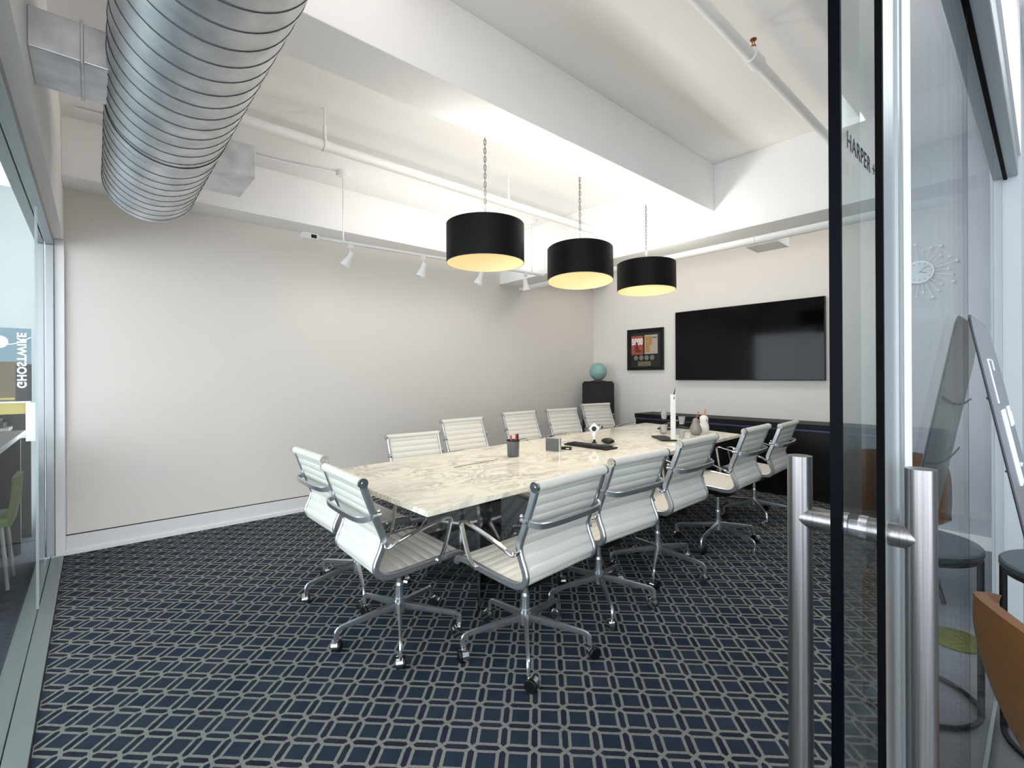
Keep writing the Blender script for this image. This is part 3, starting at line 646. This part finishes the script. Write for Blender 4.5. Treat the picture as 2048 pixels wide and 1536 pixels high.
chair(-1.82, 4.60, 184, .90, -50, 'white ribbed chair farthest on the right side, beside the credenza', GR)
GE = 'white ribbed conference chairs at the near end of the table'
chair(-2.21, 1.17, 88, .875, -27, 'white ribbed chair at the near table end, its armrest beside the table corner', GE, .9)
chair(-2.865, 1.23, 90, .885, -89, 'white ribbed chair at the near table end, leftmost, beside the blank wall', GE, .9)
GL = 'cream ribbed conference chairs on the far left side of the table'
chair(-3.38, 2.07, -3, .828, 20, 'cream ribbed chair facing us, lowest and leftmost across the table', GL)
chair(-3.46, 2.675, 3, .914, 50, 'cream ribbed chair facing us, second from the left across the table', GL)
chair(-3.56, 3.50, 2, .93, 10, 'cream ribbed chair facing us behind the pen cup', GL)
chair(-3.60, 4.20, -4, .925, 33, 'cream ribbed chair facing us behind the small white camera', GL)
chair(-3.66, 4.90, -8, .955, 5, 'cream ribbed chair facing us in front of the black pedestal', GL)

# ================================================================ things on the table
ZT_ = .7400
def on(px, py): return floorpt(px, py, ZT_)
# pen cup
c = on(1025.5, 913); cup = thing('pen_cup', 'grey metal pen cup on the marble table', 'pen cup', c)
bm = bmesh.new(); lathe(bm, [(0, .001), (.040, .001), (.042, .004), (.046, .115), (.043, .115), (.039, .006), (0, .006)], seg=32); mk('cup_body', bm, 'greymesh', cup, smooth=True)
bm = bmesh.new(); lathe(bm, [(.0455, .112), (.048, .114), (.048, .121), (.044, .121)], seg=32); mk('cup_rim', bm, 'black', cup, smooth=True)
for dx, dy, rz, col, lab in ((.012, .012, .1, 'red', 'red marker standing in the pen cup, taller'), (-.012, .0, -.25, 'red', 'red pen leaning in the pen cup, shorter'), (.022, .018, .2, 'black', 'black marker standing in the pen cup')):
    t_ = thing('marker', lab, 'pen', c + Vector((dx, dy, .007)), rz, 'pens in the grey cup')
    bm = bmesh.new(); hh_ = .158 if 'taller' in lab or col == 'black' else .142; cyl(bm, (0, 0, 0), (.006 if rz > 0 else -.014, 0, hh_ - .03), .0055, seg=12); mk('pen_body', bm, col, t_, smooth=True)
    bm = bmesh.new(); e_ = .006 if rz > 0 else -.014; cyl(bm, (e_, 0, hh_ - .03), (e_ * 1.2, 0, hh_), .0078, .006, seg=12); mk('pen_cap', bm, col, t_, smooth=True)
# dark plaque in a silver stand
c = on(1104, 903); ang = TH
pl = thing('desk_plaque', 'small dark square plaque on a silver block on the table', 'plaque', c, ang - .55)
box('plaque_block', (-.058, .062, .0, .03, .001, .104), 'silver', pl, .003); box('plaque_face', (-.056, .054, -.004, .0, .006, .100), 'plaque', pl, .001)
# small black box + keyboard + mouse + webcam
c = on(1131, 899); sb = thing('card_reader', 'small flat black box left of the keyboard', 'box', c, ang - .3)
box('box_body', (-.045, .045, -.02, .02, .001, .022), 'black', sb, .003); box('box_label', (.005, .03, -.0205, -.0195, .008, .014), 'silver', sb)
K = [on(1126, 893), on(1213, 905), on(1238, 893.5), on(1146, 884.5)]
ctr = sum(K, Vector()) / 4; ux = (K[1] - K[0]); ln = (ux.length + (K[2] - K[3]).length) / 2; wd_ = .15; ang_k = math.atan2(ux.y, ux.x)
kb = thing('keyboard', 'black computer keyboard on the marble table', 'keyboard', ctr, ang_k)
box('keyboard_body', (-ln / 2, ln / 2, -wd_ / 2, wd_ / 2, .002, .014), 'black', kb, .004)
bm = bmesh.new(); bx(bm, -.007, .007, -.007, .007, 0, .007, .0015); km = tomesh('key', bm, mat('key_plastic', (34, 34, 38), .35), False)
nx = int((ln - .03) / .0185)
for r in range(5):
    for q in range(nx): share('key', km, kb, (-ln / 2 + .02 + q * .0187, -wd_ / 2 + .03 + r * .0225, .014))
c = on(1215, 890); ms = thing('mouse', 'round black mouse lying on the end of the keyboard', 'mouse', c + Vector((0, 0, .022)), ang_k)
bm = bmesh.new(); sph(bm, (0, 0, .012), .060, 24, 12, (1, .72, .42)); mk('mouse_shell', bm, 'black', ms, smooth=True); box('scroll_wheel', (.02, .032, -.004, .004, .028, .040), 'greymesh', ms, .002)
c = on(1188, 886); wc = thing('webcam', 'white square webcam with black lens on a thin stand', 'camera', c)
bm = bmesh.new(); lathe(bm, [(0, 0), (.022, 0), (.022, .006), (.012, .012), (.009, .03), (.008, .05), (0, .05)], seg=16); mk('stand_foot', bm, 'black', wc, smooth=True)
bm = bmesh.new(); lathe(bm, [(0, .03), (.013, .032), (.016, .06), (.020, .085), (.012, .10), (0, .10)], seg=16); mk('stand_stem', bm, 'white', wc, smooth=True)
bm = bmesh.new(); bx(bm, -.036, .036, -.014, .014, -.036, .036, .010)
Mh = Matrix.Translation((0, 0, .125)) @ Matrix.Rotation(TH - .3, 4, 'Z') @ Matrix.Rotation(.75, 4, 'Y')
bmesh.ops.transform(bm, matrix=Mh, verts=bm.verts); hdw = mk('camera_head', bm, 'white', wc, smooth=30)
bm = bmesh.new(); cyl(bm, (0, -.018, 0), (0, -.012, 0), .021, seg=24); bmesh.ops.transform(bm, matrix=Mh, verts=bm.verts); mk('camera_lens', bm, 'black', hdw, smooth=True)
# vertical glass display stand
c = on(1345.5, 882); st = thing('tasting_stand', 'tall white upright stand on a black base holding four small glasses', 'glass stand', c, TH)
box('stand_base', (-.105, .03, -.02, .30, .001, .012), 'black', st, .002)
box('stand_upright', (-.020, .020, -.014, .010, .012, .412), 'white', st, .003)
bm = bmesh.new(); tube(bm, [(.006, -.010, .37), (.006, -.008, .41), (.014, -.006, .44), (.018, -.004, .468)], .006, 8, taper=[1, 1, .7, .3]); mk('black_wick', bm, 'black', st, smooth=True)
for z, s in ((.235, -1), (.18, 1), (.115, -1), (.055, 1)):
    bm = bmesh.new(); bx(bm, min(0, s * .045), max(0, s * .045), -.004, .004, z, z + .006); mk('glass_arm', bm, 'silver', st)
for z, s, lab in ((.195, -1, 'small glass held highest, left of the white upright'), (.147, 1, 'small glass held right of the white upright'), (.076, -1, 'small glass held low, left of the white upright'), (.024, 1, 'small glass held lowest, right of the white upright')):
    off_ = Matrix.Rotation(TH, 3, 'Z') @ Vector((s * .078, 0, 0))
    bm = bmesh.new(); lathe(bm, [(0, .002), (.020, .002), (.031, .069), (.0285, .069), (.018, .008), (0, .008)], seg=20)
    tag(mk('small_glass', bm, 'tumbler', None, True, loc=c + off_ + Vector((0, 0, z))), lab, 'glass', 'small glasses on the white stand')
# conference phone
c = on(1343, 858); cp = thing('conference_phone', 'black winged conference phone at the far end of the table', 'phone', c, TH)
bm = bmesh.new()
for k in range(3):
    a = PI / 2 + 2 * PI * k / 3
    pts = [(0, 0, .03), (.10 * math.cos(a), .10 * math.sin(a), .026), (.19 * math.cos(a), .19 * math.sin(a), .014)]
    sweep(bm, pts, rrect(.055, .012, .9), taper=[1.2, .9, .5])
sph(bm, (0, 0, .036), .085, 24, 12, (1, 1, .4)); mk('phone_body', bm, 'black', cp, smooth=True)
bm = bmesh.new(); lathe(bm, [(0, .07), (.045, .07), (.05, .065), (.05, .06)], seg=24); mk('speaker_grille', bm, 'greymesh', cp, smooth=True)
c = on(1326, 867); bm = bmesh.new(); lathe(bm, [(0, 0), (.026, 0), (.029, .004), (.031, .075), (.028, .075), (.025, .008), (0, .008)], seg=24)
tag(mk('small_cup', bm, 'greyceramic', None, True, loc=c), 'small light grey cup beside the conference phone', 'cup')
# pear and white bottle with straws
c = on(1391, 869.5); pe = thing('pear_tumbler', 'grey pear-shaped ceramic tumbler with a red straw', 'ornament', c)
bm = bmesh.new(); lathe(bm, [(0, 0), (.035, 0), (.054, .02), (.058, .05), (.048, .085), (.034, .11), (.031, .135), (.026, .152), (.012, .162), (0, .163)], seg=28); mk('pear_body', bm, 'greyceramic', pe, smooth=True)
bm = bmesh.new(); cyl(bm, (.004, 0, .155), (.022, .014, .225), .0045, seg=8); mk('straw', bm, 'red', pe)
c = on(1407.5, 866); we = thing('white_tumbler', 'white ceramic lidded tumbler with an orange straw', 'ornament', c)
bm = bmesh.new(); lathe(bm, [(0, 0), (.044, 0), (.05, .01), (.046, .08), (.036, .105), (.042, .125), (.04, .16), (.022, .178), (0, .18)], seg=28); mk('tumbler_body', bm, 'ceramic', we, smooth=True)
bm = bmesh.new(); cyl(bm, (0, 0, .17), (.012, .008, .24), .0045, seg=8); mk('straw', bm, 'orange', we)
bm = bmesh.new(); sph(bm, (.036, -.018, .13), .007, 8, 6); mk('eye_dot', bm, 'black', we)
# teal folder-like box under the table
tb2 = thing('teal_box', 'small teal box on the carpet under the table', 'box', (-2.75, 2.75, 0), .4)
box('box_body', (-.12, .12, -.08, .08, 0, .14), 'teal', tb2, .004); box('box_lid', (-.124, .124, -.084, .084, .135, .16), 'white', tb2, .003)

# ================================================================ lounge on the right
# sunburst clock on the lounge wall (seen mirrored in the partition)
ck = thing('sunburst_clock', 'silver sunburst wall clock with beaded rays', 'clock', (.395, 5.0, 2.14))
bm = bmesh.new(); cyl(bm, (0, -.03, 0), (0, 0, 0), .088, seg=48); mk('clock_case', bm, 'silver', ck, smooth=True)
bm = bmesh.new(); cyl(bm, (0, -.034, 0), (0, -.03, 0), .083, seg=48); fc = mk('clock_face', bm, mat('brushed_face', (150, 158, 162), .3, .5), ck, smooth=True)
bm = bmesh.new()
for k in range(12):
    a = PI * k / 6; bx_ = bmesh.ops.create_cube(bm, size=1, matrix=Matrix.Translation((.066 * math.sin(a), -.035, .066 * math.cos(a))) @ Matrix.Rotation(a, 4, 'Y') @ Matrix.Diagonal((.004, .001, .018, 1)))
mk('hour_marks', bm, 'black', fc)
for a, l_, w_ in ((math.radians(-105), .05, .005), (math.radians(-50), .07, .0035)):
    bm = bmesh.new(); bmesh.ops.create_cube(bm, size=1, matrix=Matrix.Rotation(a, 4, 'Y') @ Matrix.Translation((0, -.037, l_ / 2)) @ Matrix.Diagonal((w_, .001, l_, 1))); mk('clock_hand', bm, 'black', fc)
for k in range(26):
    a = 2 * PI * k / 26; r = (.225, .17, .20)[k % 3]
    bm = bmesh.new(); cyl(bm, (.08 * math.cos(a), -.018, .08 * math.sin(a)), (r * math.cos(a), -.018, r * math.sin(a)), .0018, seg=6); ry = mk('clock_ray', bm, 'silver', ck)
    bm = bmesh.new(); sph(bm, (r * math.cos(a), -.018, r * math.sin(a)), .0115 if k % 3 == 0 else .008, 10, 8); mk('ray_bead', bm, 'white', ry, smooth=True)
# leaning sign board
struct(box('wall_lounge', (3.2, 3.32, 0.6, 5.0, 0, ZC), 'lounge'), 'unseen lounge wall added on the right to block daylight', 'wall')  # added out of view to hold daylight off the lounge
struct(box('baseboard_lounge', (XR + .06, 3.2, 4.985, 5.0, 0, .10), 'white'), 'white baseboard at the foot of the lounge wall', 'baseboard')
sg = thing('leaning_sign', 'tall grey sign board with white markings leaning on the glass', 'sign', (0, 0, 0))
Y0, Y1 = 1.66, 2.28; ZTOP = 1.47
def sx(z): return -.138 + (ZTOP - z) * .178
bm = bmesh.new(); th_ = .006
outl = [(Y0, .02), (Y0, ZTOP - .03), (Y0 + .01, ZTOP - .008), (Y0 + .03, ZTOP), (Y1 - .16, ZTOP), (Y1 - .05, ZTOP - .03), (Y1, ZTOP - .12), (Y1, .02)]
A = [bm.verts.new((sx(z) + th_, y, z)) for y, z in outl]; B = [bm.verts.new((sx(z), y, z)) for y, z in outl]
bm.faces.new(A); bm.faces.new(B[::-1])
for k in range(len(outl)):
    l = (k + 1) % len(outl); bm.faces.new((A[k], B[k], B[l], A[l]))
mk('sign_panel', bm, 'sign', sg)
bm = bmesh.new(); tube(bm, [(sx(z) + .003, y, z) for y, z in outl[:6]], .003, 6); mk('sign_edge_trim', bm, 'signedge', sg)
for zc in (1.26, 1.08):
    bm = bmesh.new(); tube(bm, [(sx(zc) - .002, Y0 + .02 + .70 * u, zc - .02 * math.sin(PI * u) - .03 * u) for u in [i / 10 for i in range(11)]], .003, 6); mk('back_cord', bm, 'signedge', sg)
def sbar(y0, z0, y1, z1, w_=.006):
    bm = bmesh.new(); tube(bm, [(sx(z0) + th_ + .0005, y0, z0), (sx(z1) + th_ + .0005, y1, z1)], w_ / 2, 4); return bm
def mark(name, segs, w_=.006):
    bm = bmesh.new()
    for (y0, z0, y1, z1) in segs: tube(bm, [(sx(z0) + th_, y0, z0), (sx(z1) + th_, y1, z1)], w_ / 2, 5)
    return mk(name, bm, 'chalk', sg)
mark('outline_mark', [(1.84, 1.24, 1.84, 1.36), (1.84, 1.36, 1.98, 1.36), (1.98, 1.36, 1.98, 1.33)], .006)
mark('outline_mark', [(2.02, .93, 2.02, .88), (2.02, .88, 1.9, .88)], .006)
mark('bar_mark', [(1.86 + .035 * k, 1.22, 1.86 + .035 * k, 1.02) for k in range(3)], .012)
mark('text_row', [(2.10 + .03 * k, 1.22 - (k % 2) * .02, 2.10 + .03 * k, 1.16) for k in range(4)], .010)
for r in range(6):
    mark('text_row', [(2.06 + .05 * k + .01 * r, 1.05 - .055 * r, 2.085 + .05 * k + .01 * r, 1.05 - .055 * r) for k in range(1 + r % 3)], .012)
mark('glyph', [(1.84, .86, 1.84, .78), (1.80, .80, 1.90, .84), (1.90, .86, 1.90, .76), (1.96, .82, 1.96, .72), (1.92, .76, 2.0, .78)], .016)
# round side table touching the glass
def side_table(x, y, label):
    t_ = thing('side_table', label, 'side table', (x, y, 0), 0, 'round grey side tables in the lounge')
    bm = bmesh.new(); lathe(bm, [(0, .618), (.222, .618), (.228, .624), (.228, .640), (.222, .646), (0, .646)], seg=48); mk('tabletop', bm, 'greygloss', t_, smooth=True)
    bm = bmesh.new(); tube(bm, [(.215 * math.cos(2 * PI * k / 40), .215 * math.sin(2 * PI * k / 40), .610) for k in range(40)], .009, 8, True); mk('top_ring', bm, 'black', t_, smooth=True)
    bm = bmesh.new(); tube(bm, [(.215 * math.cos(2 * PI * k / 40), .215 * math.sin(2 * PI * k / 40), .010) for k in range(40)], .010, 8, True); mk('base_ring', bm, 'black', t_, smooth=True)
    for a in (PI, PI / 3, -PI / 3):
        bm = bmesh.new(); cyl(bm, (.215 * math.cos(a), .215 * math.sin(a), .01), (.215 * math.cos(a), .215 * math.sin(a), .61), .011, seg=12); mk('leg', bm, 'black', t_, smooth=True)
side_table(.100, 2.53, 'round dark grey side table beside the glass partition')
def shell_chair(x, y, rz, label):
    t_ = thing('leather_chair', label, 'chair', (x, y, 0), rz, 'tan leather lounge chairs')
    bm = bmesh.new(); NU, NV = 20, 14; fr, bk = [], []
    for i in range(NU + 1):
        u = i / NU; # 0 front of seat ->1 top of back
        if u < .5: px, pz = .24 - .42 * (u / .5), .44 - .02 * math.sin(PI * u)
        else:
            w_ = (u - .5) / .5; px, pz = -.18 - .16 * w_ - .05 * math.sin(PI * w_) * .6, .43 + .45 * w_
        half = .22 + .03 * math.sin(PI * u) - (.05 * max(0, (u - .85) / .15) ** 2)
        ra, rb = [], []
        for j in range(NV + 1):
            v = -1 + 2 * j / NV; curl = abs(v) ** 3
            p = Vector((px + (.07 * curl if u > .5 else 0), v * half, pz + (.07 * curl if u <= .5 else 0) - (.03 * curl if u > .9 else 0)))
            q = p + (Vector((-.022, 0, 0)) if u > .5 else Vector((0, 0, -.022)))
            ra.append(bm.verts.new(p)); rb.append(bm.verts.new(q))
        fr.append(ra); bk.append(rb)
    for G in (fr, bk):
        for A, B in zip(G, G[1:]):
            for k in range(NV): bm.faces.new((A[k], A[k + 1], B[k + 1], B[k]))
    for i in range(NU):
        for j in (0, NV): bm.faces.new((fr[i][j], fr[i + 1][j], bk[i + 1][j], bk[i][j]))
    for i in (0, NU):
        for k in range(NV): bm.faces.new((fr[i][k], fr[i][k + 1], bk[i][k + 1], bk[i][k]))
    mk('leather_shell', bm, 'tan', t_, smooth=60)
    for s in (-1, 1):
        for fx_ in (-1, 1):
            bm = bmesh.new(); tube(bm, [(fx_ * .10, s * .12, .42), (fx_ * .22, s * .21, .005)], .010, 8); mk('leg', bm, 'black', t_, smooth=True)
    return t_
shell_chair(.25, 1.42, math.radians(28), 'tan leather chair back at the lower right corner of the photo')
shell_chair(.37, 3.80, math.radians(75), 'tan leather chair mirrored in the glass behind the door handle')
rg = bmesh.new(); lathe(rg, [(0, .012), (.11, .012), (.12, .004), (.12, 0), (0, 0)], seg=32)
tag(mk('rug', rg, 'lime', None, True, loc=(.02, 3.2, 0)), 'small round yellow-green rug on the lounge floor', 'rug')

# ================================================================ office beyond the left glass, built in place of a reflection
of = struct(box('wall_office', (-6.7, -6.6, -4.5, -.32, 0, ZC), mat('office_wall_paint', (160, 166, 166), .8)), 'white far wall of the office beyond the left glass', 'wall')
PX = -5.60
po = thing('poster', 'blue and brown poster built mirrored in place of its reflection', 'poster', (PX, 0, 0))
box('poster_sheet', (-.012, .0, -1.15, -.392, 1.135, 1.735), mat('poster_blue', (104, 130, 142), .5, var=.06, vscale=5), po)
box('brown_field', (0, .0015, -1.15, -.425, 1.135, 1.46), mat('poster_brown', (92, 82, 64), .6, var=.15, vscale=14), po)
box('dark_corner', (.0015, .003, -.485, -.392, 1.135, 1.44), mat('poster_dark', (34, 30, 40), .6), po)
bm = bmesh.new(); cyl(bm, (.0, -.575, 1.62), (.003, -.575, 1.62), .05, seg=28); mk('white_orb', bm, 'chalk', po)
bm = bmesh.new(); tube(bm, spline([(.003, -.54, 1.60), (.003, -.50, 1.605), (.003, -.45, 1.625), (.003, -.395, 1.665)], 5), .004, 6); mk('white_streak', bm, 'chalk', po)
bm = bmesh.new(); bx(bm, .0015, .003, -.75, -.49, 1.15, 1.165); mk('caption_bar', bm, 'yellow', po)
T1 = Matrix.Translation((.0045, -.452, 1.47)) @ R_YZ @ Matrix.Diagonal((-1, 1, 1, 1)) @ Matrix.Rotation(PI / 2, 4, 'Z')
text_mesh('poster_lettering', 'GHOSTWIRE', .073, 'chalk', po, T1, .0006, bold=.0028, space=1.12)
cb = thing('bookcase', 'white open bookcase with a mustard panel beyond the left glass', 'bookcase', (PX - .35, -1.0, 0))
box('side_panel', (0.3, .34, .57, .636, 0.80, 1.12), 'white', cb, .003); box('top_panel', (-.05, .30, -.9, .57, 1.10, 1.12), 'white', cb)
box('mustard_panel', (.30, .33, -.9, .57, 1.03, 1.12), 'yellow', cb); box('shelf', (-.05, .34, -.9, .57, .83, .85), 'paper', cb); box('back_panel', (-.06, -.04, -.9, .57, 0.03, 1.10), 'charcoal', cb)
box('cabinet_base', (-.05, .32, -.9, .60, 0, .83), 'charcoal', cb)
for k, z in enumerate((.85, .885, .925, .96)):
    tag(box('folder', (PX - .35 + .05, PX - .35 + .29, -1.0 - .55, -1.0 + .50 - .03 * k, z + .001, z + .030), ('black', 'greyceramic', 'black', 'charcoal')[k], None, .002), ('black folder at the bottom of the bookcase pile', 'grey folder second from the bottom of the bookcase pile', 'black folder third from the bottom of the bookcase pile', 'charcoal folder on top of the bookcase pile')[k], 'folder', 'folders piled on the bookcase')
ds = thing('office_counter', 'dark grey counter running beside the left glass', 'counter', (-4.55, -.75, 0))
box('counter_top', (-.60, .75, -.45, .355, .90, .93), 'greygloss', ds, .003); box('back_panel', (-.58, .73, -.02, .02, 0, .90), 'charcoal', ds); box('end_panel', (-.59, -.57, -.43, .33, 0, .90), 'charcoal', ds)
gc = thing('office_chair', 'olive green fabric chair beyond the left glass', 'chair', (-4.43, -.56, 0), -PI / 2)
bm = bmesh.new(); bx(bm, -.16, .12, -.16, .16, .40, .46, .02); mk('seat', bm, 'green', gc, smooth=True)
bm = bmesh.new(); sweep(bm, spline([(-.15, 0, .40), (-.175, 0, .55), (-.185, 0, .70)], 5), rrect(.15, .015, .9), side=(0, 1, 0)); mk('backrest', bm, 'green', gc, smooth=True)
for a in (-1, 1):
    for b2 in (-1, 1):
        bm = bmesh.new(); tube(bm, [(a * .12, b2 * .12, .41), (a * .15, b2 * .14, .005)], .010, 8); mk('leg', bm, 'silver', gc, smooth=True)
